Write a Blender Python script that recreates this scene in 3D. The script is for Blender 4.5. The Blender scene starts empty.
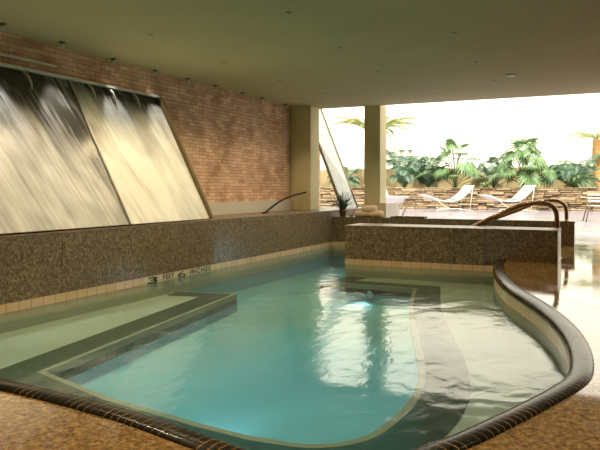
import bpy, bmesh, math, random
from mathutils import Vector, Matrix
from mathutils.geometry import tessellate_polygon
R = math.radians
random.seed(7)
S = bpy.context.scene
COL = S.collection

# ------------------------------------------------------------------ camera, sky, sun, exposure
cam_d = bpy.data.cameras.new('camera')
cam_d.sensor_width = 36.0
cam_d.lens = 651.4 / 600 * 36
cam_d.shift_y = -0.06
cam_d.clip_end = 300
cam = bpy.data.objects.new('camera', cam_d)
cam.location = (0, 0, 1.0)
cam.rotation_euler = (R(90), 0, R(25.39))
COL.objects.link(cam)
S.camera = cam

W = bpy.data.worlds.new('sky')
S.world = W
W.use_nodes = True
W.node_tree.nodes['Background'].inputs[0].default_value = (1.0, 0.97, 0.90, 1)
W.node_tree.nodes['Background'].inputs[1].default_value = 2.7

sun_d = bpy.data.lights.new('sun', 'SUN')
sun_d.energy = 7.5
sun_d.angle = R(2)
sun_d.color = (1.0, 0.95, 0.84)
sun = bpy.data.objects.new('sun', sun_d)
COL.objects.link(sun)
sun.rotation_euler = Vector((-0.35, 0.62, -0.78)).to_track_quat('-Z', 'Y').to_euler()

S.view_settings.view_transform = 'Standard'
S.view_settings.look = 'None'
S.view_settings.exposure = 0.12
S.view_settings.gamma = 1.0
S.view_settings.use_curve_mapping = False
S.cycles.use_denoising = True
S.cycles.max_bounces = 12
S.cycles.diffuse_bounces = 6
S.cycles.glossy_bounces = 5
S.cycles.transparent_max_bounces = 16
S.cycles.sample_clamp_indirect = 6.0
S.cycles.caustics_reflective = False
S.cycles.caustics_refractive = False

# ------------------------------------------------------------------ node helpers
class NT:
    def __init__(s, name):
        s.m = bpy.data.materials.new(name)
        s.m.use_nodes = True
        s.t = s.m.node_tree
        s.t.nodes.clear()
        s.out = s.n('ShaderNodeOutputMaterial')
    def n(s, kind, **kw):
        nd = s.t.nodes.new(kind)
        for k, v in kw.items():
            if k.startswith('i_'):
                key = k[2:]
                nd.inputs[int(key) if key.isdigit() else key.replace('_', ' ')].default_value = v
            else:
                setattr(nd, k, v)
        return nd
    def l(s, a, b):
        s.t.links.new(a, b)
    def obj(s):
        return s.n('ShaderNodeTexCoord').outputs['Object']
    def pos(s):
        return s.n('ShaderNodeNewGeometry').outputs['Position']
    def uv(s):
        return s.n('ShaderNodeTexCoord').outputs['UV']
    def mapping(s, vec, scale=(1, 1, 1), rot=(0, 0, 0), loc=(0, 0, 0)):
        mp = s.n('ShaderNodeMapping')
        mp.inputs['Scale'].default_value = scale
        mp.inputs['Rotation'].default_value = rot
        mp.inputs['Location'].default_value = loc
        s.l(vec, mp.inputs['Vector'])
        return mp.outputs[0]
    def noise(s, vec, scale, detail=3, rough=0.55, dist=0.0):
        nd = s.n('ShaderNodeTexNoise')
        nd.inputs['Scale'].default_value = scale
        nd.inputs['Detail'].default_value = detail
        nd.inputs['Roughness'].default_value = rough
        nd.inputs['Distortion'].default_value = dist
        s.l(vec, nd.inputs['Vector'])
        return nd.outputs[0]
    def ramp(s, fac, stops, interp='LINEAR'):
        r = s.n('ShaderNodeValToRGB')
        cr = r.color_ramp
        cr.interpolation = interp
        while len(cr.elements) < len(stops):
            cr.elements.new(0.5)
        for e, (p, c) in zip(cr.elements, stops):
            e.position = p
            e.color = c if len(c) == 4 else (*c, 1)
        s.l(fac, r.inputs[0])
        return r.outputs[0]
    def math(s, op, a, b=None, c=None, clamp=False):
        nd = s.n('ShaderNodeMath', operation=op, use_clamp=clamp)
        for i, v in enumerate((a, b, c)):
            if v is None:
                continue
            if isinstance(v, (int, float)):
                nd.inputs[i].default_value = v
            else:
                s.l(v, nd.inputs[i])
        return nd.outputs[0]
    def mix(s, fac, a, b, mode='MIX'):
        nd = s.n('ShaderNodeMix', data_type='RGBA', blend_type=mode)
        for i, v in ((0, fac), (6, a), (7, b)):
            if isinstance(v, (int, float)):
                nd.inputs[i].default_value = v
            elif isinstance(v, tuple):
                nd.inputs[i].default_value = v if len(v) == 4 else (*v, 1)
            else:
                s.l(v, nd.inputs[i])
        return nd.outputs[2]
    def bump(s, h, strength=0.3, dist=0.01):
        b = s.n('ShaderNodeBump')
        b.inputs['Strength'].default_value = strength
        b.inputs['Distance'].default_value = dist
        s.l(h, b.inputs['Height'])
        return b.outputs[0]
    def bsdf(s, color, rough=0.5, metal=0.0, spec=0.5, normal=None, ior=1.5, coat=0.0):
        p = s.n('ShaderNodeBsdfPrincipled')
        for key, v in (('Base Color', color), ('Roughness', rough), ('Metallic', metal)):
            if isinstance(v, (int, float)):
                p.inputs[key].default_value = v
            elif isinstance(v, tuple):
                p.inputs[key].default_value = v if len(v) == 4 else (*v, 1)
            else:
                s.l(v, p.inputs[key])
        p.inputs['IOR'].default_value = ior
        p.inputs['Specular IOR Level'].default_value = spec
        p.inputs['Coat Weight'].default_value = coat
        if normal is not None:
            s.l(normal, p.inputs['Normal'])
        return p
    def done(s, shader):
        s.l(shader.outputs[0] if hasattr(shader, 'outputs') else shader, s.out.inputs[0])
        return s.m

def plain(name, color, rough=0.5, metal=0.0, var=0.12, scale=6.0, spec=0.5):
    t = NT(name)
    f = t.noise(t.obj(), scale, 4)
    lo = tuple(c * (1 - var) for c in color)
    hi = tuple(min(1, c * (1 + var)) for c in color)
    return t.done(t.bsdf(t.ramp(f, [(0.3, lo), (0.7, hi)]), rough, metal, spec))

def granite(name, rough=0.12, dark=(0.040, 0.027, 0.015), mid=(0.165, 0.118, 0.068), light=(0.38, 0.28, 0.165), wet=0.0, spec=0.5, sc=1.0):
    t = NT(name)
    v = t.pos()
    a = t.noise(v, 42 * sc, 4, 0.7)
    b = t.noise(v, 95 * sc, 2, 0.6)
    c = t.noise(v, 1.6, 3)
    f = t.math('ADD', t.math('MULTIPLY', a, 0.62), t.math('MULTIPLY', b, 0.38))
    col = t.ramp(f, [(0.38, dark), (0.50, mid), (0.60, light)])
    col = t.mix(t.ramp(c, [(0.35, (0, 0, 0)), (0.7, (0.35, 0.35, 0.35))]), col, mid)
    rg = t.math('ADD', rough, t.math('MULTIPLY', t.ramp(t.noise(v, 2.6, 4), [(0.42, (0, 0, 0)), (0.72, (1, 1, 1))]), wet))
    nb = t.bump(t.noise(v, 1.3, 2), 0.06, 0.02)
    return t.done(t.bsdf(col, rg, 0, spec, nb))

# ------------------------------------------------------------------ materials
M = {}
M['granite'] = granite('speckled_brown_granite', 0.28, spec=0.35, sc=0.8)
M['granite_top'] = granite('polished_granite_top', 0.42, spec=0.4)
M['deck'] = granite('wet_granite_deck', 0.045, (0.06, 0.036, 0.015), (0.27, 0.16, 0.058), (0.50, 0.32, 0.13), wet=0.10, spec=0.65, sc=0.62)

def brick_mat():
    t = NT('old_salmon_brick')
    p = t.pos()
    sx = t.n('ShaderNodeSeparateXYZ'); t.l(p, sx.inputs[0])
    cb = t.n('ShaderNodeCombineXYZ')
    t.l(t.math('ADD', sx.outputs[1], sx.outputs[0]), cb.inputs[0]); t.l(sx.outputs[2], cb.inputs[1])
    wob = t.noise(p, 3.0, 2)
    vv = t.n('ShaderNodeVectorMath', operation='ADD'); t.l(cb.outputs[0], vv.inputs[0])
    w2 = t.n('ShaderNodeVectorMath', operation='SCALE'); w2.inputs['Scale'].default_value = 0.03
    nz = t.n('ShaderNodeTexNoise'); nz.inputs['Scale'].default_value = 9; t.l(p, nz.inputs['Vector'])
    t.l(nz.outputs['Color'], w2.inputs[0]); t.l(w2.outputs[0], vv.inputs[1])
    b = t.n('ShaderNodeTexBrick')
    b.offset = 0.5
    for k, v in (('Scale', 1.0), ('Mortar Size', 0.005), ('Mortar Smooth', 0.3), ('Bias', 0.0), ('Brick Width', 0.19), ('Row Height', 0.056)):
        b.inputs[k].default_value = v
    b.inputs['Color1'].default_value = (0.66, 0.39, 0.25, 1)
    b.inputs['Color2'].default_value = (0.88, 0.62, 0.44, 1)
    b.inputs['Mortar'].default_value = (0.46, 0.30, 0.21, 1)
    t.l(vv.outputs[0], b.inputs['Vector'])
    blot = t.ramp(t.noise(p, 2.4, 5, 0.65), [(0.35, (0.74, 0.66, 0.6)), (0.55, (1, 1, 1)), (0.72, (1.1, 1.08, 1.02))])
    col = t.mix(1.0, b.outputs['Color'], blot, 'MULTIPLY')
    soot = t.ramp(t.noise(p, 7, 3), [(0.66, (0, 0, 0)), (0.74, (0.7, 0.7, 0.7))])
    col = t.mix(soot, col, (0.12, 0.06, 0.035))
    h = t.math('ADD', t.math('MULTIPLY', b.outputs['Fac'], -1.0), t.math('MULTIPLY', t.noise(p, 30, 3), 0.6))
    return t.done(t.bsdf(col, 0.85, 0, 0.3, t.bump(h, 0.7, 0.012)))
M['brick'] = brick_mat()

def plaster(name, col, var=0.05, rough=0.8):
    t = NT(name)
    p = t.pos()
    c = t.ramp(t.noise(p, 0.9, 4), [(0.3, tuple(x * (1 - var) for x in col)), (0.7, tuple(min(1, x * (1 + var)) for x in col))])
    return t.done(t.bsdf(c, rough, 0, 0.25, t.bump(t.noise(p, 60, 3), 0.12, 0.004)))
M['ceiling'] = plaster('olive_cream_plaster', (0.53, 0.46, 0.27))
M['column'] = plaster('cream_plaster', (0.66, 0.60, 0.36))
M['white_wall'] = plaster('sunlit_white_render', (0.84, 0.82, 0.74))
M['room_wall'] = plaster('cream_room_wall', (0.55, 0.47, 0.32))
M['pale_stone'] = plaster('pale_stone', (0.60, 0.56, 0.48), 0.10, 0.5)

M['ochre_wall'] = plaster('ochre_render', (0.28, 0.225, 0.115), 0.2)

def terrace_mat():
    t = NT('pale_lilac_terrace_tile')
    p = t.pos()
    b = t.n('ShaderNodeTexBrick'); b.offset = 0.0
    for k, v in (('Scale', 1.0), ('Mortar Size', 0.006), ('Brick Width', 0.6), ('Row Height', 0.6)):
        b.inputs[k].default_value = v
    b.inputs['Color1'].default_value = (0.27, 0.245, 0.275, 1)
    b.inputs['Color2'].default_value = (0.31, 0.285, 0.31, 1)
    b.inputs['Mortar'].default_value = (0.20, 0.175, 0.18, 1)
    t.l(p, b.inputs['Vector'])
    rg = t.math('ADD', 0.10, t.math('MULTIPLY', t.noise(p, 1.4, 4), 0.2))
    return t.done(t.bsdf(b.outputs['Color'], rg, 0, 0.6))
M['terrace'] = terrace_mat()

def tile_mat(name, col, col2, grout, rough=0.25):
    # tile strip: U runs along the strip in metres, V up it
    t = NT(name)
    b = t.n('ShaderNodeTexBrick'); b.offset = 0.0
    for k, v in (('Scale', 1.0), ('Mortar Size', 0.005), ('Brick Width', 0.15), ('Row Height', 0.15)):
        b.inputs[k].default_value = v
    b.inputs['Color1'].default_value = (*col, 1)
    b.inputs['Color2'].default_value = (*col2, 1)
    b.inputs['Mortar'].default_value = (*grout, 1)
    t.l(t.uv(), b.inputs['Vector'])
    return t.done(t.bsdf(b.outputs['Color'], rough, 0, 0.5))
M['tile'] = tile_mat('peach_pool_tile', (0.60, 0.42, 0.25), (0.66, 0.48, 0.31), (0.42, 0.26, 0.14))
M['tile_grey'] = tile_mat('drab_beige_pool_tile', (0.62, 0.54, 0.38), (0.66, 0.58, 0.42), (0.46, 0.38, 0.26))
M['tile_white'] = tile_mat('cream_marker_tile', (0.66, 0.58, 0.42), (0.68, 0.60, 0.45), (0.5, 0.38, 0.24))
M['stripe'] = tile_mat('dark_green_step_tile', (0.006, 0.035, 0.024), (0.009, 0.045, 0.03), (0.03, 0.075, 0.05))

def coping_mat():
    t = NT('black_glazed_coping_tile')
    uv = t.uv()
    sx = t.n('ShaderNodeSeparateXYZ'); t.l(uv, sx.inputs[0])
    w = t.math('ADD', sx.outputs[0], t.math('MULTIPLY', t.noise(t.pos(), 9, 2), 0.03))
    w = t.math('ADD', w, t.math('MULTIPLY', t.math('SINE', t.math('MULTIPLY', sx.outputs[1], 7.0)), 0.006))
    fr = t.math('FRACT', t.math('DIVIDE', w, 0.046))
    line = t.math('LESS_THAN', fr, 0.10)
    sec = t.math('LESS_THAN', t.math('ABSOLUTE', t.math('SUBTRACT', sx.outputs[1], 0.5)), 0.008)
    sec = t.math('MULTIPLY', sec, 0.35)
    worn = t.ramp(t.noise(t.pos(), 4.5, 3), [(0.42, (0.08, 0.08, 0.08)), (0.62, (0.9, 0.9, 0.9))])
    fac = t.math('MULTIPLY', t.math('MAXIMUM', line, sec), worn)
    base = t.ramp(t.noise(t.pos(), 12, 3), [(0.3, (0.006, 0.007, 0.004)), (0.7, (0.018, 0.016, 0.009))])
    col = t.mix(fac, base, (0.46, 0.22, 0.07))
    rg = t.math('ADD', 0.22, t.math('MULTIPLY', fac, 0.4))
    return t.done(t.bsdf(col, rg, 0, 0.2, t.bump(t.math('MULTIPLY', line, -1.0), 0.4, 0.004), 1.35))
M['coping'] = coping_mat()

def pool_plaster(name, c1, c2):
    t = NT(name)
    f = t.noise(t.pos(), 1.1, 4)
    return t.done(t.bsdf(t.ramp(f, [(0.3, c1), (0.7, c2)]), 0.7, 0, 0.1))
M['pool_deep'] = pool_plaster('turquoise_pool_plaster', (0.13, 0.41, 0.48), (0.17, 0.47, 0.55))
M['pool_shelf'] = pool_plaster('sage_pool_plaster', (0.40, 0.45, 0.35), (0.46, 0.50, 0.39))
M['nosing'] = pool_plaster('cream_nosing_tile', (0.26, 0.28, 0.19), (0.31, 0.32, 0.22))

def water_mat():
    t = NT('clear_pool_water')
    p = t.pos()
    a = t.noise(t.mapping(p, (1.0, 0.8, 1), (0, 0, R(25))), 1.7, 2, 0.45, 0.5)
    b = t.noise(t.mapping(p, (1.0, 0.55, 1), (0, 0, R(-20))), 8.0, 3, 0.55, 0.8)
    h = t.math('ADD', a, t.math('MULTIPLY', b, 0.20))
    nrm = t.bump(h, 0.32, 0.05)
    tr = t.n('ShaderNodeBsdfTransparent'); tr.inputs[0].default_value = (0.84, 0.95, 0.93, 1)
    gl = t.n('ShaderNodeBsdfGlossy'); gl.inputs['Roughness'].default_value = 0.10
    gl.inputs[0].default_value = (0.90, 0.90, 0.88, 1)
    t.l(nrm, gl.inputs['Normal'])
    fr = t.n('ShaderNodeFresnel'); fr.inputs['IOR'].default_value = 1.33
    t.l(nrm, fr.inputs['Normal'])
    mx = t.n('ShaderNodeMixShader')
    t.l(fr.outputs[0], mx.inputs[0]); t.l(tr.outputs[0], mx.inputs[1]); t.l(gl.outputs[0], mx.inputs[2])
    return t.done(mx)
M['water'] = water_mat()

def cascade_mat(name, cover, tone):
    # dark glass under a running film of water; white foam where the water breaks. U across the pane (m), V 0 top - 1 bottom
    t = NT(name)
    uv0 = t.uv()
    sx = t.n('ShaderNodeSeparateXYZ'); t.l(uv0, sx.inputs[0])
    v = sx.outputs[1]
    u = t.math('SUBTRACT', sx.outputs[0], t.math('MULTIPLY', v, 0.45))
    cb = t.n('ShaderNodeCombineXYZ'); t.l(u, cb.inputs[0]); t.l(v, cb.inputs[1])
    uv = cb.outputs[0]
    st = t.noise(t.mapping(uv, (16, 1.3, 1)), 1.0, 5, 0.62, 0.3)
    st2 = t.noise(t.mapping(uv, (55, 2.6, 1)), 1.0, 3, 0.6)
    big = t.noise(t.mapping(uv, (1.5, 1.7, 1), (0, 0, 0), (3.1, 0.4, 0)), 1.0, 3, 0.55, 0.3)
    down = t.ramp(v, cover)
    f = t.math('ADD', t.math('MULTIPLY', st, 0.62), t.math('MULTIPLY', st2, 0.22))
    f = t.math('ADD', f, t.math('MULTIPLY', big, 1.26))
    f = t.math('ADD', f, down)
    fac = t.ramp(f, [(0.98, (0, 0, 0)), (1.0, (0.02,) * 3)])
    mr = t.n('ShaderNodeMapRange'); mr.inputs['From Min'].default_value = 1.05; mr.inputs['From Max'].default_value = 1.75
    t.l(f, mr.inputs['Value'])
    fac = mr.outputs[0]
    col = t.mix(fac, (0.045, 0.042, 0.034), tone)
    rg = t.math('ADD', 0.25, t.math('MULTIPLY', fac, 0.25))
    nb = t.bump(t.math('ADD', st, t.math('MULTIPLY', st2, 0.3)), 0.3, 0.012)
    return t.done(t.bsdf(col, rg, 0, 0.5, nb))
M['cascade_dark'] = cascade_mat('water_film_on_dark_glass', [(0.0, (-0.35,) * 3), (0.08, (-0.12,) * 3), (0.2, (0.1,) * 3), (0.6, (0.2,) * 3), (1.0, (0.46,) * 3)], (0.85, 0.84, 0.81))
M['cascade_pale'] = cascade_mat('milky_water_film', [(0.0, (-0.2,) * 3), (0.06, (0.1,) * 3), (0.16, (0.45,) * 3), (1.0, (0.62,) * 3)], (0.86, 0.86, 0.81))
t = NT('frosted_outdoor_glass')
M['screen_glass'] = t.done(t.bsdf(t.ramp(t.noise(t.mapping(t.obj(), (3, 3, 0.6)), 3, 4), [(0.3, (0.17, 0.20, 0.175)), (0.7, (0.27, 0.29, 0.25))]), 0.2, 0, 0.5))

M['bronze'] = plain('brown_bronze_tube', (0.32, 0.19, 0.09), 0.22, 0.9)
M['dark_metal'] = plain('dark_bronze_frame', (0.10, 0.075, 0.035), 0.45, 0.3)
M['brass'] = plain('dull_bronze_frame', (0.15, 0.105, 0.04), 0.5, 0.2)
M['pale_metal'] = plain('pale_painted_metal', (0.62, 0.60, 0.52), 0.4, 0.0)
M['black_tube'] = plain('black_painted_tube', (0.02, 0.02, 0.02), 0.7, spec=0.15)
M['lamp_dark'] = plain('dull_lamp_well', (0.12, 0.11, 0.06), 0.7)
M['ring'] = plain('drab_ceiling_ring', (0.36, 0.33, 0.19), 0.6)
M['white_ring'] = plain('white_ceiling_ring', (0.80, 0.78, 0.70), 0.5)
M['terracotta'] = plain('terracotta', (0.36, 0.16, 0.09), 0.8)
M['towel'] = plain('peach_towelling', (0.80, 0.60, 0.42), 0.95, scale=80)
M['tray'] = plain('dark_wood_tray', (0.12, 0.06, 0.035), 0.35)
M['canvas'] = plain('white_sling_canvas', (0.82, 0.80, 0.78), 0.9, scale=60, var=0.03)
M['stripe_cloth'] = plain('sea_blue_stripe', (0.28, 0.45, 0.50), 0.9)
M['pad_cloth'] = plain('grey_green_pad', (0.20, 0.28, 0.27), 0.9)
M['cane'] = plain('brown_bentwood', (0.14, 0.08, 0.045), 0.5)
M['soil'] = plain('planting_soil', (0.22, 0.16, 0.09), 0.95, scale=20, var=0.4)
M['text'] = plain('black_marker_paint', (0.012, 0.010, 0.008), 0.5)

def stone_mat():
    t = NT('stacked_tan_stone')
    g = t.n('ShaderNodeNewGeometry')
    c = t.ramp(g.outputs['Random Per Island'], [(0.0, (0.20, 0.14, 0.085)), (0.3, (0.27, 0.20, 0.125)), (0.6, (0.33, 0.255, 0.16)), (1.0, (0.40, 0.32, 0.21))])
    n = t.ramp(t.noise(t.mapping(g.outputs['Position'], (1, 1, 3)), 6, 5, 0.65), [(0.3, (0.5, 0.46, 0.42)), (0.6, (1.1, 1.08, 1.0))])
    return t.done(t.bsdf(t.mix(1.0, c, n, 'MULTIPLY'), 0.9, 0, 0.2, t.bump(t.noise(g.outputs['Position'], 14, 4), 0.6, 0.03)))
M['stone'] = stone_mat()

def leaf_mat(name, a, b):
    t = NT(name)
    g = t.n('ShaderNodeNewGeometry')
    c = t.ramp(g.outputs['Random Per Island'], [(0.0, a), (1.0, b)])
    d = t.n('ShaderNodeBsdfPrincipled'); t.l(c, d.inputs['Base Color']); d.inputs['Roughness'].default_value = 0.45
    tl = t.n('ShaderNodeBsdfTranslucent'); t.l(c, tl.inputs[0])
    mx = t.n('ShaderNodeMixShader'); mx.inputs[0].default_value = 0.25
    t.l(d.outputs[0], mx.inputs[1]); t.l(tl.outputs[0], mx.inputs[2])
    return t.done(mx)
M['leaf'] = leaf_mat('fan_palm_green', (0.07, 0.15, 0.05), (0.19, 0.29, 0.11))
M['leaf_blue'] = leaf_mat('blue_green_frond', (0.08, 0.16, 0.10), (0.19, 0.28, 0.18))
M['leaf_gold'] = leaf_mat('yellow_green_frond', (0.20, 0.23, 0.06), (0.30, 0.31, 0.10))
M['leaf_pot'] = leaf_mat('dark_pot_grass', (0.02, 0.045, 0.02), (0.06, 0.10, 0.045))
M['stem'] = plain('green_brown_stalk', (0.06, 0.075, 0.025), 0.6)
M['bark'] = plain('golden_fibre_trunk', (0.40, 0.24, 0.08), 0.9, scale=14, var=0.4)

# ------------------------------------------------------------------ mesh helpers
class MB:
    def __init__(s):
        s.b = bmesh.new()
        s.uvl = s.b.loops.layers.uv.new('UVMap')
    def face(s, pts, uvs=None, smooth=False):
        vs = [s.b.verts.new(p) for p in pts]
        f = s.b.faces.new(vs)
        f.smooth = smooth
        if uvs:
            for lp, uv in zip(f.loops, uvs):
                lp[s.uvl].uv = uv
        return f
    def box(s, lo, hi, bev=0.0, mat=None):
        x0, y0, z0 = lo; x1, y1, z1 = hi
        c = [(x0, y0, z0), (x1, y0, z0), (x1, y1, z0), (x0, y1, z0), (x0, y0, z1), (x1, y0, z1), (x1, y1, z1), (x0, y1, z1)]
        if mat is not None:
            c = [mat @ Vector(p) for p in c]
        vs = [s.b.verts.new(p) for p in c]
        fs = [s.b.faces.new([vs[i] for i in q]) for q in ((0, 3, 2, 1), (4, 5, 6, 7), (0, 1, 5, 4), (1, 2, 6, 5), (2, 3, 7, 6), (3, 0, 4, 7))]
        if bev > 0:
            es = list({e for f in fs for e in f.edges})
            bmesh.ops.bevel(s.b, geom=es, offset=bev, segments=2, affect='EDGES')
    def grid(s, rows, closed_u=False, smooth=True, uv=None):
        # rows: list of lists of points
        V = [[s.b.verts.new(p) for p in r] for r in rows]
        n = len(rows[0])
        for i in range(len(rows) - 1):
            for j in range(n if closed_u else n - 1):
                k = (j + 1) % n
                f = s.b.faces.new((V[i][j], V[i][k], V[i + 1][k], V[i + 1][j]))
                f.smooth = smooth
                if uv:
                    for lp, (a, c) in zip(f.loops, ((i, j), (i, j + 1), (i + 1, j + 1), (i + 1, j))):
                        lp[s.uvl].uv = uv(a, c)
        return V
    def tube(s, pts, r, n=10, caps=True):
        pts = [Vector(p) for p in pts]
        rr = r if isinstance(r, (list, tuple)) else [r] * len(pts)
        rows = []
        t0 = (pts[1] - pts[0]).normalized()
        up = Vector((0, 0, 1)) if abs(t0.z) < 0.9 else Vector((1, 0, 0))
        nx = t0.cross(up).normalized()
        for i, p in enumerate(pts):
            a = pts[max(0, i - 1)]; b = pts[min(len(pts) - 1, i + 1)]
            t = (b - a).normalized()
            nx = (nx - t * nx.dot(t)).normalized()
            ny = t.cross(nx)
            rows.append([p + (nx * math.cos(2 * math.pi * k / n) + ny * math.sin(2 * math.pi * k / n)) * rr[i] for k in range(n)])
        V = s.grid(rows, True)
        if caps:
            s.b.faces.new(V[0][::-1]); s.b.faces.new(V[-1])
    def lathe(s, prof, n=20, c=(0, 0, 0)):
        rows = [[(c[0] + r * math.cos(2 * math.pi * k / n), c[1] + r * math.sin(2 * math.pi * k / n), c[2] + z) for k in range(n)] for r, z in prof]
        V = s.grid(rows, True)
        return V
    def poly(s, pts2, z, flip=False):
        tris = tessellate_polygon([[Vector((x, y, 0)) for x, y in pts2]])
        vs = [s.b.verts.new((x, y, z)) for x, y in pts2]
        for a in tris:
            f = s.b.faces.new([vs[i] for i in a])
            f.normal_update()
            if (f.normal.z < 0) != flip:
                f.normal_flip()
    def ribbon(s, top, bot, u0=0.0, vh=None, smooth=True):
        # strip between two polylines, U in metres
        u = u0
        for i in range(len(top) - 1):
            d = (Vector(top[i + 1]) - Vector(top[i])).length
            h = (Vector(top[i]) - Vector(bot[i])).length if vh is None else vh
            s.face([bot[i], bot[i + 1], top[i + 1], top[i]], [(u, 0.001), (u + d, 0.001), (u + d, h - 0.001), (u, h - 0.001)], smooth)
            u += d
    def build(s, name, m, parent=None, weld=True):
        if weld:
            bmesh.ops.remove_doubles(s.b, verts=s.b.verts, dist=1e-5)
        me = bpy.data.meshes.new(name)
        s.b.to_mesh(me); s.b.free()
        me.materials.append(M[m] if isinstance(m, str) else m)
        o = bpy.data.objects.new(name, me)
        COL.objects.link(o)
        if parent is not None:
            o.parent = parent
        return o

def tag(o, label=None, cat=None, group=None, kind=None):
    if label: o['label'] = label
    if cat: o['category'] = cat
    if group: o['group'] = group
    if kind: o['kind'] = kind
    return o
def empty(name, loc=(0, 0, 0), rz=0.0):
    o = bpy.data.objects.new(name, None)
    o.empty_display_size = 0.1
    o.location = loc; o.rotation_euler = (0, 0, rz)
    COL.objects.link(o)
    return o
def copy_tree(o, parent=None):
    c = o.copy(); COL.objects.link(c)
    if parent is not None: c.parent = parent
    for ch in list(o.children): copy_tree(ch, c)
    return c
def struct(o, label=None):
    o['kind'] = 'structure'
    if label: o['label'] = label
    return o
def catmull(p, n=8):
    out = []
    for i in range(len(p) - 1):
        a, b, c, d = p[max(0, i - 1)], p[i], p[i + 1], p[min(len(p) - 1, i + 2)]
        for k in range(n):
            t = k / n
            out.append(tuple(0.5 * (2 * b[j] + (c[j] - a[j]) * t + (2 * a[j] - 5 * b[j] + 4 * c[j] - d[j]) * t * t + (3 * b[j] - a[j] - 3 * c[j] + d[j]) * t ** 3) for j in range(len(b))))
    out.append(tuple(p[-1]))
    return out
def offset2(p, d):
    # offset an open 2-D polyline to its left by d
    out = []
    for i in range(len(p)):
        a = Vector(p[max(0, i - 1)][:2]); b = Vector(p[min(len(p) - 1, i + 1)][:2])
        t = (b - a).normalized()
        out.append((p[i][0] - t.y * d, p[i][1] + t.x * d))
    return out

# ------------------------------------------------------------------ measures
XL, ZL = -5.13, 0.559          # pool face and top of the left granite ledge
YB, ZB = 12.37, 0.43           # far granite parapet
YN, ZN = 9.42, 0.44            # granite bench
ZT = -0.078                    # top of the waterline tiles
ZW = -0.165                    # water
ZS = -0.35                     # step under water
ZF = -0.57
XBR, ZC, YCE = -5.99, 2.7065, 12.753

# pool edge from the bench round to the left ledge (pool side of the coping)
edge = catmull([(-1.43, 9.42), (-1.37, 8.85), (-1.25, 8.08), (-1.06, 7.28), (-0.885, 6.72), (-0.70, 6.23), (-0.52, 5.73),
                (-0.377, 5.24), (-0.285, 4.82), (-0.225, 4.4), (-0.20, 4.0), (-0.215, 3.73), (-0.28, 3.47), (-0.37, 3.2),
                (-0.48, 2.9), (-0.61, 2.58), (-0.78, 2.29), (-1.02, 2.14), (-1.35, 2.19), (-1.87, 2.31), (-2.35, 2.375), (-2.9, 2.42), (-3.8, 2.50), (XL, 2.62)], 6)
outline = [(XL, YB), (-1.43, YB)] + edge            # whole water outline

# ------------------------------------------------------------------ the setting
b = MB()
deck_in = offset2(edge, 0.06)                        # deck runs a little under the coping
b.poly([(5.0, -4), (5.0, YCE), (-1.43, YCE)] + [(-1.37, 9.42)] + deck_in[1:-1] + [(XL, 2.56), (XL, -4)], 0.0)
struct(b.build('floor', 'deck'), 'wet polished brown granite deck')

b = MB(); b.face([(-18, YCE, 0), (9, YCE, 0), (9, 37, 0), (-18, 37, 0)])
struct(b.build('terrace_floor', 'terrace'), 'pale lilac tiled terrace')

b = MB(); b.box((-7.2, -4.2, ZC), (5.2, YCE, ZC + 0.5))
struct(b.build('ceiling', 'ceiling'), 'low olive cream plaster ceiling')

b = MB()
b.box((XBR - 0.3, -4, ZL), (XBR, 12.5, 2.34)); b.box((XBR - 0.3, -4, 2.34), (XBR + 0.02, 12.5, ZC))
struct(b.build('wall_left', 'brick'), 'old salmon brick wall')
b = MB(); b.box((-6.75, 12.5, 0), (-6.55, 15.0, 3.6))
struct(b.build('wall_left_outside', 'brick'), 'brick wall continuing outdoors')
b = MB(); b.box((XBR, -4, ZL), (XBR + 0.05, 12.5, 0.775), 0.004)
struct(b.build('baseboard_left', 'pale_stone'), 'pale stone base along the brick')
b = MB(); b.box((5.0, -4, -0.1), (5.2, YCE, ZC))
struct(b.build('wall_right', 'room_wall'))
b = MB(); b.box((-7.2, -4.2, -0.1), (5.2, -4.0, ZC))
struct(b.build('wall_rear', 'room_wall'))
b = MB(); b.box((-18, 36.7, 0), (9, 37.0, 10.5))
struct(b.build('wall_back', 'white_wall'), 'tall white courtyard wall in full sun')
b = MB(); b.box((-18, 36.2, 0), (9, 36.7, 2.15), 0.03)
struct(b.build('wall_back_lower', 'ochre_wall'), 'low ochre rendered wall behind the plants')
b = MB(); b.box((-18.3, 12.9, 0), (-18, 37, 10.5))
struct(b.build('wall_courtyard_left', 'white_wall'))
b = MB(); b.box((9, 12.9, 0), (9.3, 37, 10.5))
struct(b.build('wall_courtyard_right', 'white_wall'))

b = MB(); b.box((-5.985, 12.14, ZL), (-5.525, 12.58, ZC), 0.006)
struct(b.build('column', 'column'), 'broad cream column standing on the granite ledge')
b = MB(); b.box((-4.555, 12.68, 0.71), (-4.215, 13.09, 3.2), 0.006)
struct(b.build('column', 'column'), 'slim cream column on the pale stone plinth')
b = MB(); b.box((-4.56, 12.64, 0), (-4.08, 13.55, 0.712), 0.006)
struct(b.build('column_plinth', 'pale_stone'), 'pale stone plinth under the slim column')

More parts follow.
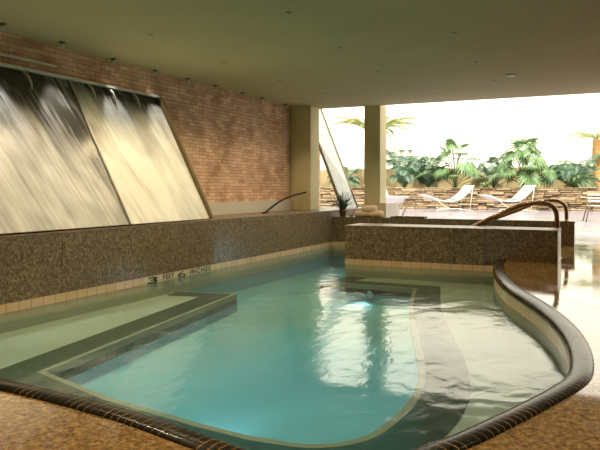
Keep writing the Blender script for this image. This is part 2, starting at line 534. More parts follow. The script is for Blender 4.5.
# pool basin ---------------------------------------------------------------
b = MB()
b.poly([(XL - 0.02, 2.0), (0.1, 2.0), (0.1, YB + 0.05), (XL - 0.02, YB + 0.05)], ZF)
nose = [(XL, 7.085), (-4.323, 7.219), (-3.76, 3.535), (-2.913, 3.275), (-2.124, 3.134), (-1.75, 3.09)]
right = catmull([(-1.75, 3.09), (-1.42, 3.13), (-1.215, 3.33), (-1.155, 3.66), (-1.15, 4.0), (-1.20, 4.42), (-1.345, 4.99), (-1.55, 5.63), (-2.0, 7.03), (-2.22, 7.87), (-2.39, 8.60)], 6)
nose = nose[:-1] + right + [(-3.79, 8.665), (-3.66, 9.42)]
b.ribbon([(x, y, ZS - 0.12) for x, y in nose], [(x, y, ZF) for x, y in nose], smooth=False)
w = [(XL, 2.62), (XL, YB), (-1.43, YB)] + edge
wo = [(XL, 2.62), (XL, YB), (-1.43, YB)] + offset2(edge, 0.012)
b.ribbon([(x, y, -0.36) for x, y in wo], [(x, y, ZF) for x, y in wo], smooth=False)
basin = struct(b.build('pool_basin_floor', 'pool_deep'), 'turquoise floor of the pool')
b = MB()
shelf = nose + [(-1.43, 9.42)] + edge[1:]
b.poly(shelf, ZS)
b.ribbon([(x, y, -0.165) for x, y in wo], [(x, y, -0.365) for x, y in wo], smooth=False)
struct(b.build('pool_step', 'pool_shelf'), 'sage green underwater step around the pool')
b = MB()
def clean(o, lim):
    return o
n_in = [(x, y) for x, y in nose]
def off_poly(p, d):
    # mitred offset to the right-hand side by d
    out = []
    for i in range(len(p)):
        q = Vector(p[i])
        if i == 0 or i == len(p) - 1:
            a, c = (Vector(p[0]), Vector(p[1])) if i == 0 else (Vector(p[-2]), Vector(p[-1]))
            t = (c - a).normalized(); nrm = Vector((t.y, -t.x)); out.append(tuple(q + nrm * d)); continue
        t1 = (q - Vector(p[i - 1])).normalized(); t2 = (Vector(p[i + 1]) - q).normalized()
        n1 = Vector((t1.y, -t1.x)); n2 = Vector((t2.y, -t2.x))
        m = (n1 + n2).normalized(); k = d / max(0.35, m.dot(n1))
        out.append(tuple(q + m * k))
    return out
o0, o1, o2 = off_poly(nose, 0.0), off_poly(nose, 0.05), off_poly(nose, 0.36)
b.ribbon([(x, y, ZS + 0.004) for x, y in o0], [(x, y, ZS + 0.004) for x, y in o1], smooth=False)
b.ribbon([(x, y, ZS + 0.004) for x, y in o0], [(x, y, ZS - 0.055) for x, y in o0], smooth=False)
struct(b.build('trim_1', 'nosing'), 'cream nosing of the underwater step')
b = MB()
b.ribbon([(x, y, ZS + 0.004) for x, y in o1], [(x, y, ZS + 0.004) for x, y in o2], smooth=False)
b.ribbon([(x, y, ZS - 0.055) for x, y in o0], [(x, y, ZS - 0.125) for x, y in o0], smooth=False)
struct(b.build('trim_2', 'stripe'), 'dark green tile stripe marking the underwater step')

# waterline tiles
b = MB()
b.ribbon([(XL + 0.006, 2.4, ZT), (XL + 0.006, YB, ZT)], [(XL + 0.006, 2.4, -0.172), (XL + 0.006, YB, -0.172)], vh=0.15)
struct(b.build('trim_3', 'tile'), 'peach waterline tiles under the left ledge')
b = MB()
b.ribbon([(XL, YB - 0.006, ZT), (-1.43, YB - 0.006, ZT)], [(XL, YB - 0.006, -0.172), (-1.43, YB - 0.006, -0.172)], vh=0.15)
struct(b.build('trim_4', 'tile'), 'peach waterline tiles under the far rim')
b = MB()
e_in = offset2(edge, 0.006)
b.ribbon([(x, y, -0.05) for x, y in e_in], [(x, y, -0.185) for x, y in e_in], vh=0.15)
struct(b.build('trim_5', 'tile_grey'), 'drab beige waterline tiles under the curved coping')

# water
b = MB(); b.poly([(x, y) for x, y in [(XL, YB), (-1.42, YB)] + offset2(edge, 0.02)], ZW)
tag(b.build('pool_water', 'water'), 'clear turquoise water filling the indoor pool', 'water', kind='stuff')

# coping
b = MB()
prof = [(0.125, -0.01), (0.125, 0.006), (0.117, 0.014), (0.09, 0.020), (0.05, 0.020), (0.02, 0.014), (0.0, -0.004), (-0.010, -0.028), (-0.008, -0.052), (0.002, -0.062), (0.012, -0.062)]
rows = []
lens = [0.0]
for i in range(1, len(edge)):
    lens.append(lens[-1] + (Vector(edge[i]) - Vector(edge[i - 1])).length)
offs = [offset2(edge, d) for d, z in prof]
rows = [[(offs[k][i][0], offs[k][i][1], prof[k][1]) for k in range(len(prof))] for i in range(len(edge))]
b.grid(rows, uv=lambda i, j: (lens[i], j / (len(prof) - 1)))
bmesh.ops.recalc_face_normals(b.b, faces=b.b.faces)
tag(b.build('pool_coping', 'coping'), 'curved black tile coping with orange grout around the pool edge', 'pool coping')

# ------------------------------------------------------------------ granite masonry
def clad_thing(name, label, cat, cuts, make, cap):
    r = empty(name)
    tag(r, label, cat)
    for a, c in zip(cuts[:-1], cuts[1:]):
        q = MB(); make(q, a + 0.003, c - 0.003); q.build('granite_panel', 'granite', r)
    q = MB(); cap(q); q.build('capstone', 'granite_top', r)
    return r
led = clad_thing('granite_ledge', 'long brown granite ledge in front of the brick wall under the water wall', 'ledge',
    [-3.99, -1.5, 1.2, 2.6, 4.0, 5.05, 6.58, 8.66, 10.4, 12.37],
    lambda q, a, c: q.box((XL - 0.04, a, -0.165 if a > 2.5 else -0.05), (XL, c, ZL - 0.03)),
    lambda q: (q.box((XBR + 0.002, -3.99, ZL - 0.03), (XL + 0.004, 12.5, ZL), 0.004), q.box((-6.5, 12.5, ZL - 0.03), (XL + 0.004, 15.0, ZL), 0.004)))
q = MB(); q.box((XBR + 0.002, -3.99, -0.9), (XL - 0.041, 15.0, ZL - 0.031)); q.build('core', 'granite', led)
rim = clad_thing('granite_parapet', 'low brown granite parapet at the far end of the pool carrying the towels', 'low wall',
    [XL, -4.1, -2.9, -1.7, -0.55],
    lambda q, a, c: q.box((a, YB, ZT if c < -1.4 else 0.0), (c, YB + 0.03, ZB - 0.03)),
    lambda q: q.box((XL, YB - 0.003, ZB - 0.03), (-0.547, 12.66, ZB), 0.004))
q = MB(); q.box((XL, YB + 0.031, -0.3), (-0.553, 12.655, ZB - 0.031)); q.build('core', 'granite', rim)
bench = clad_thing('granite_bench', 'brown granite bench wall with pale polished top beside the curved coping', 'bench',
    [-3.70, -2.758, -2.018, -1.582, -0.625],
    lambda q, a, c: q.box((a, YN, ZT if a < -1.6 else -0.02), (c, YN + 0.03, ZN - 0.03)),
    lambda q: q.box((-3.705, YN - 0.003, ZN - 0.03), (-0.622, 10.10, ZN), 0.004))
q = MB(); q.box((-3.699, YN + 0.031, -0.565), (-1.44, 10.095, ZN - 0.031)); q.box((-1.44, YN + 0.031, 0), (-0.626, 10.095, ZN - 0.031)); q.build('core', 'granite', bench)
q = MB(); q.ribbon([(-3.70, YN - 0.004, ZT), (-1.43, YN - 0.004, ZT)], [(-3.70, YN - 0.004, -0.172), (-1.43, YN - 0.004, -0.172)], vh=0.15)
q.ribbon([(-3.70, 10.10, ZT), (-3.70, YN, ZT)], [(-3.70, 10.10, -0.172), (-3.70, YN, -0.172)], vh=0.15)
q.build('waterline_tile', 'tile', bench)
q = MB(); q.box((-3.695, YN - 0.002, -0.565), (-1.44, YN + 0.03, -0.172)); q.build('footing', 'pool_shelf', bench)

# depth marker
mk = empty('depth_marker', (XL + 0.008, 6.3, ZT - 0.05))
tag(mk, 'cream waterline tiles lettered 3 FEET 6 INCHES in black', 'depth marker')
q = MB()
q.ribbon([(0.001, 0.05, 0.049), (0.001, 1.60, 0.049)], [(0.001, 0.05, -0.044), (0.001, 1.60, -0.044)], vh=0.15)
q.build('marker_tile', 'tile_white', mk)
def lettering(txt, y, z, h, width):
    cu = bpy.data.curves.new('lettering', 'FONT'); cu.body = txt; cu.size = 1.0; cu.offset = 0.0 if txt == '6' else 0.022; cu.extrude = 0.0; cu.space_character = 1.22
    tmp = bpy.data.objects.new('tmp', cu); COL.objects.link(tmp)
    dg = bpy.context.evaluated_depsgraph_get(); dg.update()
    me = bpy.data.meshes.new_from_object(tmp.evaluated_get(dg))
    bpy.data.objects.remove(tmp); bpy.data.curves.remove(cu)
    xs = [v.co.x for v in me.vertices]; ys = [v.co.y for v in me.vertices]
    sx = width / (max(xs) - min(xs)); sy = h / (max(ys) - min(ys)); x0, y0 = min(xs), min(ys)
    for v in me.vertices:
        v.co = Vector((0.004, y + (v.co.x - x0) * sx, z + (v.co.y - y0) * sy))
    me.materials.append(M['text'])
    o = bpy.data.objects.new('lettering', me); COL.objects.link(o); o.parent = mk
lettering('3', 0.12, -0.042, 0.080, 0.20)
lettering('FEET', 0.425, -0.022, 0.060, 0.235)
lettering('6', 0.745, -0.042, 0.080, 0.17)
lettering('INCHES', 1.01, -0.028, 0.068, 0.51)

# ------------------------------------------------------------------ water wall
ww = empty('water_wall', (XBR, 5.0, ZL))
tag(ww, 'leaning glass water wall with white water running down it', 'water wall')
wl = Vector(ww.location)
def P3(x, y, z): return Vector((x, y, z)) - wl
TX, TZ, BX, BZ = -5.945, 2.325, -5.17, ZL + 0.02
def pane(y0, y1, mat, thick=0.02):
    q = MB()
    nu, nv = 10, 14
    dy = 0.2
    n = Vector((TZ - BZ, 0, BX - TX)).normalized()
    for s_, o_ in ((1, 0.0), (-1, -thick)):
        rows = []
        for i in range(nv + 1):
            v = i / nv
            rows.append([P3(TX + (BX - TX) * v, y0 + (y1 - y0) * j / nu + dy * v, TZ + (BZ - TZ) * v) + n * o_ for j in range(nu + 1)])
        q.grid(rows, uv=lambda i, j: (y0 + (y1 - y0) * j / nu, i / nv))
    bmesh.ops.recalc_face_normals(q.b, faces=q.b.faces)
    return q.build('glass_pane', mat, ww, weld=False)
pane(1.6, 5.94, 'cascade_dark')
pane(5.97, 7.68, 'cascade_pale')
def slope_bar(name, y, r, mat, lift=0.012, ext=0.0):
    q = MB(); q.tube([P3(TX + lift, y - 0.0, TZ), P3(BX + lift, y + 0.2, BZ)], r, 6)
    return q.build(name, mat, ww)
slope_bar('mullion', 5.955, 0.014, 'pale_metal')
q = MB()
d = Vector((BX - TX, 0.2, BZ - TZ))
for i in range(1):
    a = P3(TX, 7.66, TZ + 0.02); c = P3(BX, 7.87, BZ - 0.01)
    for (u0, u1, v0, v1) in ((0, 0.05, -0.02, 0.05),):
        pts = [a + Vector((v0, u0, 0)), a + Vector((v0, u1, 0)), a + Vector((v1, u1, 0.02)), a + Vector((v1, u0, 0.02))]
        pts2 = [c + Vector((v0, u0, 0)), c + Vector((v0, u1, 0)), c + Vector((v1, u1, 0.02)), c + Vector((v1, u0, 0.02))]
        V = q.grid([pts, pts2], True, False); q.b.faces.new(V[0][::-1]); q.b.faces.new(V[1])
q.build('side_frame', 'brass', ww)
q = MB(); q.box(tuple(P3(XBR + 0.026, 1.6, TZ - 0.005)), tuple(P3(TX + 0.06, 7.76, TZ + 0.03)), 0.004)
q.build('top_rail', 'pale_metal', ww)
for y in (5.25, 6.25, 6.62, 7.10):
    q = MB()
    q.tube([P3(TX + 0.03, y, TZ - 0.01), P3(TX + 0.075, y + 0.03, TZ - 0.06), P3(TX + 0.10, y + 0.05, TZ - 0.14), P3(TX + 0.115, y + 0.045, TZ - 0.21)], [0.012, 0.014, 0.014, 0.01], 8)
    q.build('water_spout', 'pale_metal', ww)
q = MB(); q.tube([P3(XBR + 0.05, 2.0, 2.455), P3(XBR + 0.05, 5.75, 2.455)], 0.014, 8)
for y in (3.0, 4.2, 5.4): q.box(tuple(P3(XBR + 0.02, y, 2.44)), tuple(P3(XBR + 0.06, y + 0.03, 2.475)))
q.build('supply_pipe', 'pale_metal', ww)

# leaning outdoor screen behind the broad column
sc = empty('glass_screen', (-5.4, 13.6, ZL))
tag(sc, 'leaning frosted glass screen outdoors between the two columns', 'screen')
sl = Vector(sc.location)
tp, bt = (-6.42, 3.05), (-5.40, 0.50)
q = MB()
q.box((-0.01, 0, 0), (0.01, 0.95, 2.747), 0, Matrix.Rotation(-math.atan2(1.02, 2.55), 4, 'Y'))
q.build('glass_pane', 'screen_glass', sc)
for y in (0, 0.95):
    q = MB(); q.box((-0.03, y - 0.025, 0), (0.03, y + 0.025, 2.76), 0.004, Matrix.Rotation(-math.atan2(1.02, 2.55), 4, 'Y'))
    q.build('side_frame', 'brass', sc)

# ------------------------------------------------------------------ ceiling fittings
def ring_bm(ro, ri, h):
    q = MB(); q.lathe([(ri, 0), (ri, -h), (ro, -h * 0.7), (ro, 0)], 20); return q
def disc_bm(r, z):
    q = MB(); q.face([(r * math.cos(k * math.pi / 8), r * math.sin(k * math.pi / 8), z) for k in range(16)][::-1]); return q
def spot(parent, energy, angle, loc, aim, color=(1.0, 0.80, 0.52), blend=0.6, size=0.04):
    ld = bpy.data.lights.new('lamp', 'SPOT'); ld.energy = energy; ld.spot_size = R(angle); ld.spot_blend = blend
    ld.color = color; ld.shadow_soft_size = size
    o = bpy.data.objects.new('lamp', ld); COL.objects.link(o); o.parent = parent
    o.location = loc; o.rotation_euler = Vector(aim).to_track_quat('-Z', 'Y').to_euler()
    return o
spots = [(-2.794, 5.639, 45), (-4.569, 5.791, 90), (-4.695, 7.5, 75), (-2.932, 7.302, 40), (-1.518, 7.137, 14), (-3.034, 9.037, 40), (-4.61, 10.715, 45), (-3.12, 10.656, 40),
         (-1.61, 8.887, 18), (-1.624, 10.579, 24), (-4.681, 9.128, 40), (-4.4, 1.3, 72), (-2.6, 1.0, 72), (-0.9, 0.9, 72), (0.7, 2.0, 72), (1.6, 4.8, 45), (-4.3, 3.7, 95), (-3.0, 4.5, 125), (-2.1, 3.9, 100)]  # the last entries are unseen lamps added to brighten the pool
first = None
for i, (x, y, en) in enumerate(spots):
    e = empty('recessed_or_fill_downlight', (x, y, ZC))
    if first is None:
        a_ = ring_bm(0.034, 0.022, 0.006).build('trim_ring', 'ring', e)
        c_ = disc_bm(0.023, -0.002).build('lamp_well', 'lamp_dark', e)
        first = (a_, c_)
    else:
        for o_ in first:
            k = o_.copy(); k.parent = e; COL.objects.link(k)
    spot(e, en * (1.3 if en < 100 else 0.68), 135 if en < 100 else 84, (0, 0, -0.02), (0, 0, -1), (1.0, 0.78, 0.45) if en < 100 else (0.95, 0.97, 1.0))  # strong cool ones are added fill for the water, no fitting known there
    tag(e, 'small dark recessed ceiling downlight, one of a scattered set with unseen fill lamps added', 'ceiling light', 'recessed downlights scattered over the ceiling')
e = empty('ceiling_disc_lamp', (-1.323, 10.125, ZC))  # a lit ceiling lamp; white paint stands in for its glow
tag(e, 'pale round disc fitting on the ceiling near its outer edge', 'ceiling fitting')
q = MB(); q.lathe([(0.07, 0), (0.074, -0.012), (0.065, -0.02), (0.0, -0.022)], 24); q.build('disc', 'white_ring', e)
q = MB(); q.lathe([(0.076, 0), (0.088, -0.004), (0.088, 0)], 24); q.build('trim_ring', 'ring', e)

wash = [(-5.65, 4.75), (-5.72, 5.63), (-5.86, 6.65), (-5.88, 7.54), (-5.87, 8.33), (-5.86, 9.1), (-5.88, 10.0), (-5.86, 10.7), (-5.87, 11.7), (-5.65, 3.8), (-5.65, 2.8)]
pr = None
names = ['first', 'second', 'third', 'fourth', 'fifth', 'sixth', 'seventh', 'eighth', 'ninth']
for i, (x, y) in enumerate(wash):
    e = empty('wall_spotlight', (x, y, ZC))
    if pr is None:
        q = MB(); q.lathe([(0.0, 0), (0.04, 0), (0.04, -0.012), (0.012, -0.016), (0.012, -0.03)], 14); a_ = q.build('mount', 'brass', e)
        q = MB(); q.lathe([(0.012, -0.028), (0.03, -0.034), (0.036, -0.07), (0.032, -0.07), (0.026, -0.045), (0, -0.045)], 14); c_ = q.build('lamp_head', 'pale_metal', e)
        pr = (a_, c_)
    else:
        for o_ in pr:
            k = o_.copy(); k.parent = e; COL.objects.link(k)
    on_panel = y < 7.6
    spot(e, (34.0 if y > 6.3 else 80.0) if on_panel else 20.0, 50 if on_panel else 56, (0, 0, -0.075), ((0.16 if y > 6.3 else 0.02) if on_panel else 0.20, 0.0, -1), (1.0, 0.95, 0.88) if on_panel else (1.0, 0.80, 0.56), 0.7, 0.03)
    tag(e, 'small brass ceiling spotlight in the row along the brick wall', 'spotlight', 'spotlights along the brick wall')

# pool lights under water
for i, (x, y, z, aim, en) in enumerate([(-2.2, 3.19, -0.47, (-0.25, 1, -0.22), 17.0), (-3.0, 8.60, -0.47, (-0.3, -1, -0.25), 12.0), (-2.2, 12.32, -0.45, (-0.8, -0.7, -0.25), 36.0)]):
    e = empty('pool_light', (x, y, z))
    q = MB(); q.lathe([(0.0, 0.0), (0.04, 0.0), (0.05, 0.012), (0.056, 0.0)], 18)
    o_ = q.build('bezel', 'pale_metal', e); o_.rotation_euler = Vector(aim).to_track_quat('Z', 'Y').to_euler()
    av = Vector(aim).normalized()
    spot(e, en, 100, av * 0.04, aim, (0.50, 0.85, 1.0), 0.9, 0.08)
    tag(e, ['underwater lamp below the near coping', 'underwater lamp below the granite bench', 'underwater lamp below the far parapet'][i], 'pool light')

# ------------------------------------------------------------------ handrails
def rail(pts, r, name, label, mat):
    o = empty(name, pts[-1])
    tag(o, label, 'handrail', 'pair of bronze pool handrails' if name == 'pool_handrail' else None)
    c = Vector(pts[-1])
    q = MB(); q.tube([Vector(p) - c for p in catmull(pts, 6)], r, 12); q.build('tube', mat, o)
    q = MB(); q.lathe([(r, 0.03), (r + 0.03, 0.012), (r + 0.04, 0.0)], 16); q.build('base_flange', mat, o)
def pool_rail(y, zb, label):
    pts = [(-2.6, y, zb - 0.42 if zb > 0.3 else 0.02), (-1.85, y, 0.42), (-1.48, y, 0.615), (-1.17, y, 0.755), (-1.03, y, 0.785), (-0.90, y, 0.795), (-0.80, y, 0.785), (-0.71, y, 0.735), (-0.667, y, 0.66), (-0.657, y, 0.56), (-0.655, y, 0.46), (-0.655, y, zb)]
    if zb > 0.3: pts = [(-1.95, y, ZB)] + pts[2:]
    pts = [(x - 0.03, y_, z_) for x, y_, z_ in pts]
    rail(pts, 0.034, 'pool_handrail', label, 'bronze')
pool_rail(10.17, 0.0, 'bent bronze handrail rising from behind the granite bench')
pool_rail(12.50, ZB, 'bent bronze handrail standing on the far granite parapet')
rail([(-5.62, 12.10, 0.93), (-5.60, 11.8, 0.905), (-5.6, 11.4, 0.86), (-5.6, 10.93, 0.77), (-5.6, 10.5, 0.635), (-5.6, 10.3, ZL)], 0.019, 'ledge_handrail', 'thin black curved handrail rising from the granite ledge towards the broad column', 'black_tube')

# ------------------------------------------------------------------ things on the far rim
pot = empty('potted_grass', (-4.96, 12.5, ZB))
tag(pot, 'terracotta pot of spiky dark grass on the corner of the granite parapet', 'potted plant')
q = MB(); q.lathe([(0.0, 0.0), (0.055, 0.0), (0.075, 0.12), (0.082, 0.12), (0.082, 0.145), (0.068, 0.145), (0.065, 0.12), (0, 0.12)], 18); q.build('pot', 'terracotta', pot)
q = MB()
def blade(q, base, az, reach, rise, droop, w, n=7):
    d = Vector((math.cos(az), math.sin(az), 0)); s_ = Vector((-d.y, d.x, 0))
    rows = []
    for i in range(n):
        t = i / (n - 1)
        p = Vector(base) + d * reach * t + Vector((0, 0, rise * math.sin(min(1, t * 1.0) * math.pi * 0.55) - droop * t * t * t))
        ww_ = w * (1 - t) ** 0.6 + 0.0008
        rows.append([p - s_ * ww_, p + Vector((0, 0, -ww_ * 0.4)), p + s_ * ww_])
    q.grid(rows)
for i in range(130):
    blade(q, (random.uniform(-.03, .03), random.uniform(-.03, .03), 0.12), random.uniform(0, 6.283), random.uniform(0.12, 0.46), random.uniform(0.14, 0.46), random.uniform(0.0, 0.16), 0.006)
q.build('foliage', 'leaf_pot', pot)
trail = empty('trailing_grass', (-4.78, 12.52, ZB))
tag(trail, 'low tuft of dark grass leaning between the terracotta pot and the towels', 'plant')
q = MB()
for i in range(16):
    blade(q, (random.uniform(-.03, .03), random.uniform(-.03, .03), 0.0), random.uniform(-0.4, 0.5) + (math.pi if i % 3 == 0 else 0), random.uniform(0.12, 0.26), random.uniform(0.1, 0.25), random.uniform(0.05, 0.2), 0.006)
q.build('foliage', 'leaf_pot', trail)

def towel_at(x, y, z, rz, label, L=0.30, r=0.068):
    e = empty('rolled_towel', (x, y, z), rz)
    tag(e, label, 'towel', 'rolled peach towels')
    q = MB()
    prof = [(0.0, -L / 2), (r * 0.7, -L / 2), (r * 0.95, -L / 2 + 0.015), (r, -L / 2 + 0.04), (r * 1.02, 0), (r, L / 2 - 0.04), (r * 0.95, L / 2 - 0.015), (r * 0.7, L / 2), (0.0, L / 2)]
    q.lathe(prof, 20)
    for v in q.b.verts:
        x_, y_, z_ = v.co; v.co = (z_, y_, x_ + r)
    q.build('roll', 'towel', e)
    for s_ in (-1, 1):
        q = MB()
        pts = [(s_ * (L / 2 + 0.001), (r * 0.8 * (1 - t / 22)) * math.cos(t * 0.7), r + (r * 0.8 * (1 - t / 22)) * math.sin(t * 0.7)) for t in range(21)]
        q.tube(pts, 0.004, 5)
        q.build('spiral_edge', 'towel', e)
towel_at(-4.53, 12.50, ZB, R(8), 'rolled peach towel lying nearest the terracotta pot, under the topmost roll')
towel_at(-4.23, 12.49, ZB, R(-10), 'rolled peach towel lying nearest the dark tray, under the topmost roll', 0.29)
towel_at(-4.38, 12.50, ZB + 0.10, R(4), 'topmost of the three rolled peach towels on the granite parapet', 0.31)

tr = empty('serving_tray', (-3.6, 12.5, ZB))
tag(tr, 'flat dark wooden tray on the granite parapet right of the towels', 'tray')
q = MB(); q.box((-0.27, -0.10, 0.0), (0.36, 0.12, 0.012), 0.003); q.build('base', 'tray', tr)
q = MB()
q.box((-0.29, -0.115, 0.0), (0.375, -0.10, 0.03), 0.003); q.box((-0.29, 0.12, 0.0), (0.375, 0.135, 0.03), 0.003)
q.box((-0.305, -0.115, 0.0), (-0.27, 0.135, 0.026), 0.003); q.box((0.36, -0.115, 0.0), (0.375, 0.135, 0.03), 0.003)
q.build('edge', 'tray', tr)

# ------------------------------------------------------------------ courtyard
pw = empty('planter_wall', (-4, 32.2, 0))
tag(pw, 'low wall of stacked tan stones behind the loungers', 'stone wall')
q = MB()
zs = [0.0]
rows_h = [0.13, 0.07, 0.11, 0.06, 0.12, 0.08, 0.10, 0.06, 0.12, 0.08, 0.09, 0.05]
for k, h in enumerate(rows_h):
    x = -13.5 - random.random()
    z0 = sum(rows_h[:k])
    while x < 12.4:
        L = random.uniform(0.3, 1.05)
        j = random.uniform(-0.13, 0.05)
        q.box((x + 0.006, j, z0 + 0.004), (x + L - 0.006, 0.5, z0 + h + random.uniform(-0.02, 0.02)), 0.02)
        x += L
q.build('stonework', 'stone', pw)
q = MB(); q.box((-13.6, 0.45, 0), (9.0 + 4.0, 3.99, 1.02)); q.build('soil_bed', 'soil', pw)

def lounger_proto():
    r = empty('sling_lounger')
    prof = [(-1.10, 0.74), (-0.95, 0.70), (-0.55, 0.53), (-0.15, 0.45), (0.2, 0.48), (0.5, 0.62), (0.75, 0.86), (1.0, 1.15)]
    K = 1.18
    prof = [(x * K, z) for x, z in prof]
    pc = catmull(prof, 5)
    wd = 0.37
    for nm, y0, y1, mat, lift, sh in (('sling', -wd, wd, 'canvas', 0.0, 0.008), ('stripe', -0.07, 0.07, 'stripe_cloth', 0.009, 0.002)):
        q = MB()
        top = [[(x, y0 + (y1 - y0) * j / 4, z + lift) for j in range(5)] for x, z in pc]
        bot = [[(x, y0 + (y1 - y0) * j / 4, z + lift - sh) for j in range(5)] for x, z in pc]
        q.grid(top); q.grid([rw[::-1] for rw in bot])
        q.grid([[a[0], c[0]] for a, c in zip(top, bot)]); q.grid([[c[-1], a[-1]] for a, c in zip(top, bot)])
        o = q.build(nm, mat, r)
        if nm == 'sling': sling = o
        else:
            o.parent = sling; o['label'] = 'blue stripe'
    q = MB(); q.box((-0.13, -0.16, 0.0), (0.13, 0.16, 0.05), 0.02, Matrix.Translation((0.31, 0, 0.535)) @ Matrix.Rotation(R(-22), 4, 'Y'))
    q.build('pad', 'pad_cloth', r)
    for s_ in (-1, 1):
        y = s_ * (wd + 0.02)
        q = MB(); q.tube([(x, y, z) for x, z in pc], 0.016, 8); q.build('side_rail', 'pale_metal', r)
        q = MB(); q.tube(catmull([(-0.732, y, 0.0 + 0.016), (-0.649, y, 0.10), (-0.472, y, 0.12), (0.118, y, 0.12), (0.413, y, 0.12), (0.496, y, 0.016)], 4), 0.014, 8); q.build('leg', 'pale_metal', r)
        q = MB(); q.tube([(0.354, y, 0.12), (0.850, y, 0.05), (1.322, y, 0.016)], 0.014, 8); q.tube([(1.097, y, 1.06), (1.015, y, 0.5), (0.944, y, 0.04)], 0.014, 8); q.build('leg', 'pale_metal', r)
        q = MB(); q.tube([(-0.885, y, 0.62), (-0.354, y, 0.25), (-0.059, y, 0.12)], 0.014, 8); q.build('strut', 'pale_metal', r)
    for cx, cz in ((-1.298, 0.74), (1.18, 1.15)):
        q = MB(); q.tube([(cx, -wd - 0.02, cz), (cx, wd + 0.02, cz)], 0.014, 8); q.build('crossbar', 'pale_metal', r)
    return r
lp = lounger_proto()
for i, (x, y, a, lb) in enumerate([(-6.60, 29.3, 44, 'white sling lounger in full view, the one nearer the slim cream column'),
                                   (-4.05, 29.9, 44, 'white sling lounger with a blue stripe, behind the bronze handrails'),
                                   (-7.10, 21.85, 126, 'white sling lounger mostly hidden behind the slim cream column')]):
    o = lp if i == 0 else copy_tree(lp)
    o.location = (x, y, 0); o.rotation_euler = (0, 0, R(a))
    tag(o, lb, 'lounger', 'white sling loungers on the terrace')

sd = empty('bentwood_stand', (-5.7, 19.4, 0))
tag(sd, 'curved brown bentwood stand on the terrace beyond the dark tray', 'stand')
q = MB(); q.tube(catmull([(0.13, 0, 0.70), (0.12, 0, 0.55), (0.06, 0, 0.38), (-0.02, 0, 0.22), (-0.12, 0, 0.06)], 5), 0.022, 8); q.build('stem', 'cane', sd)
q = MB(); q.lathe([(0.0, 0.0), (0.26, 0.0), (0.27, 0.03), (0.20, 0.06), (0.0, 0.07)], 20, (0.02, 0, 0)); q.build('base', 'cane', sd)
q = MB(); q.lathe([(0.0, 0.69), (0.10, 0.69), (0.11, 0.70), (0.10, 0.71), (0.0, 0.71)], 18, (0.13, 0, 0)); q.build('top', 'cane', sd)

ch = empty('patio_chair', (-0.32, 22.2, 0), R(10))
tag(ch, 'white patio chair with thin splayed legs at the edge of the terrace', 'chair')
q = MB()
for k in range(6): q.box((-0.28, -0.26 + k * 0.09, 0.47), (0.28, -0.20 + k * 0.09, 0.49), 0.004)
q.build('seat', 'pale_metal', ch)
q = MB()
for k in range(3): q.box((-0.27, 0.24, 0.60 + k * 0.10), (0.27, 0.26, 0.64 + k * 0.10), 0.004)
q.build('backrest', 'pale_metal', ch)
for sx_ in (-1, 1):
    for sy_ in (-1, 1):
        q = MB(); q.tube([(sx_ * 0.24, sy_ * 0.25, 0.86 if sy_ > 0 else 0.70), (sx_ * 0.27, sy_ * 0.25, 0.48), (sx_ * 0.38, sy_ * 0.30, 0.0)], 0.017, 8); q.build('leg', 'cane', ch)
    q = MB(); q.tube([(sx_ * 0.26, -0.26, 0.70), (sx_ * 0.26, 0.26, 0.72)], 0.02, 8); q.build('armrest', 'pale_metal', ch)

# --- plants
def fan_leaf(q, base, az, tilt, rad, n=15):
    # palmate leaf: n pointed fingers from a hub
    d = Vector((math.cos(az), math.sin(az), 0))
    s_ = Vector((-d.y, d.x, 0))
    up = Vector((0, 0, 1))
    ax = (d * math.cos(tilt) + up * math.sin(tilt)).normalized()
    nn = s_.cross(ax).normalized()
    for k in range(n):
        a = R(-125 + 250 * k / (n - 1))
        dr = ax * math.cos(a) + s_ * math.sin(a)
        sd_ = -ax * math.sin(a) + s_ * math.cos(a)
        L = rad * (0.72 + 0.28 * math.cos(a * 0.7)) * random.uniform(0.9, 1.05)
        w_ = L * 0.085
        b0 = Vector(base)
        drop = Vector((0, 0, -0.20 * L))
        p1 = b0 + dr * L * 0.5 + nn * (-0.02 * L)
        p2 = b0 + dr * L + drop
        q.face([b0, p1 - sd_ * w_, p2, p1 + sd_ * w_])
def fan_palm(name, loc, label, n, h0, h1, reach, rad, mat, cat='plant', group=None):
    r = empty(name, loc); tag(r, label, cat, group)
    ql, qs = MB(), MB()
    for i in range(n):
        az = 2.39996 * i + random.uniform(-0.25, 0.25)
        k = i / max(1, n - 1)
        hh = h0 + (h1 - h0) * k * random.uniform(0.85, 1.1); rc = reach * (1.05 - 0.8 * k) * random.uniform(0.75, 1.15)
        d = Vector((math.cos(az), math.sin(az), 0))
        top = d * rc + Vector((0, 0, hh))
        pts = [Vector((0, 0, 0)), d * rc * 0.35 + Vector((0, 0, hh * 0.6)), top]
        qs.tube(catmull([tuple(p) for p in pts], 4), 0.014, 5)
        fan_leaf(ql, top, az, random.uniform(-1.15, 0.1) if k < 0.85 else random.uniform(0.3, 1.1), rad * random.uniform(0.8, 1.15), 17)
    ql.build('foliage', mat, r, weld=False); qs.build('stem', 'stem', r)
    return r
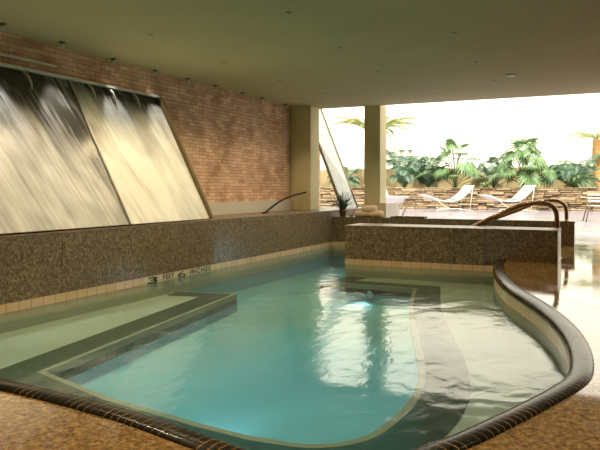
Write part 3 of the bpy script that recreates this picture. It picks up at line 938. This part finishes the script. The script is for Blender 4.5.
def frond(q, base, az, L, rise, droop, lw, n=26, w=0.028):
    d = Vector((math.cos(az), math.sin(az), 0)); s_ = Vector((-d.y, d.x, 0))
    P = []
    for i in range(n + 1):
        t = i / n
        P.append(Vector(base) + d * L * (t - 0.15 * t * t) + Vector((0, 0, rise * t * (1.6 - 0.6 * t) - droop * t ** 2.2)))
    for p in P: p.z = max(p.z, 0.05)
    q.tube(P, [0.018 * (1 - 0.8 * i / n) for i in range(n + 1)], 4)
    for i in range(3, n + 1):
        t = i / n
        l_ = lw * math.sin(math.pi * min(1, 0.12 + t * 0.86)) ** 0.7 + 0.02
        tg = (P[i] - P[i - 1]).normalized()
        for sg in (-1, 1):
            dr = (s_ * sg * 0.85 + tg * 0.5 + Vector((0, 0, -0.18))).normalized()
            p1 = P[i] + dr * l_ * 0.5; p2 = P[i] + dr * l_ + Vector((0, 0, -0.12 * l_))
            p1.z = max(p1.z, 0.03); p2.z = max(p2.z, 0.03)
            q.face([P[i], p1 - tg * w, p2, p1 + tg * w])
def frond_plant(name, loc, label, n, L, rise, droop, lw, mat, trunk=None, cat='plant', group=None, z0=0.0, az0=0.0, w=0.028):
    r = empty(name, loc); tag(r, label, cat, group)
    q = MB()
    for i in range(n):
        az = az0 + 2 * math.pi * i / n + random.uniform(-0.25, 0.25)
        k = random.uniform(0.75, 1.1)
        frond(q, (0, 0, z0), az, L * k, rise * random.uniform(0.5, 1.15), droop * random.uniform(0.7, 1.2), lw, w=w)
    q.build('foliage', mat, r, weld=False)
    if trunk:
        q = MB(); q.tube(catmull([(0, 0, 0), (0.03, 0, z0 * 0.35), (-0.02, 0, z0 * 0.7), (0, 0, z0)], 5), [trunk * (1.1 - 0.2 * i / 15) for i in range(16)], 12); q.build('trunk', 'bark', r)
    return r
PG = 'plants in the bed behind the stone wall'
SZ = 1.02
frond_plant('cycad', (-9.75, 33.4, SZ), 'bushy blue green fronds right behind the slim cream column', 26, 1.5, 2.7, 1.3, 0.5, 'leaf_blue', None, 'plant', PG, w=0.03)
frond_plant('cycad', (-8.75, 34.4, SZ), 'darker fronds crowded between the bushy clump and the fan palm', 22, 1.5, 2.5, 1.1, 0.45, 'leaf_blue', None, 'plant', PG, w=0.03)
fan_palm('fan_palm', (-7.1, 33.4, SZ), 'fan palm rising behind the lounger nearer the slim cream column', 30, 0.55, 2.35, 1.55, 0.62, 'leaf', 'plant', PG)
fan_palm('fan_palm', (-3.75, 33.4, SZ), 'fan palm with broad leaves rising behind the lounger by the handrails', 32, 0.5, 2.25, 1.65, 0.70, 'leaf', 'plant', PG)
fan_palm('fan_palm', (-5.4, 34.9, SZ), 'half hidden fan palm between and behind the two bigger fan palms', 18, 0.5, 1.7, 1.3, 0.55, 'leaf_blue', 'plant', PG)
frond_plant('grass_tuft', (-5.5, 32.95, SZ), 'small sprig of grass between the two fan palms', 9, 0.35, 0.5, 0.25, 0.08, 'leaf', None, 'plant', PG, w=0.012)
frond_plant('cycad', (-1.55, 33.7, SZ), 'wide dark fronds at the end of the bed beside the golden trunk', 24, 1.75, 2.2, 1.35, 0.48, 'leaf_blue', None, 'plant', PG, w=0.03)
frond_plant('grass_tuft', (-1.35, 32.95, SZ), 'strappy green clump in front of the wide dark fronds', 22, 0.8, 1.1, 0.75, 0.10, 'leaf', None, 'plant', PG, w=0.02)
frond_plant('palm_tree', (-11.75, 34.4, SZ), 'tall palm with washed out yellow green fronds behind the slim cream column', 18, 3.0, 1.4, 1.0, 0.5, 'leaf_gold', 0.13, 'palm tree', None, 3.1, w=0.04)
frond_plant('palm_tree', (-0.55, 34.6, SZ), 'palm with a golden fibrous trunk at the end of the bed', 12, 2.1, 1.0, 0.8, 0.4, 'leaf_gold', 0.19, 'palm tree', None, 2.4, w=0.02)
frond_plant('cycad', (-13.2, 33.4, SZ), 'fronds glimpsed between the two cream columns', 16, 1.2, 1.6, 0.9, 0.4, 'leaf_blue', None, 'plant', PG, w=0.03)
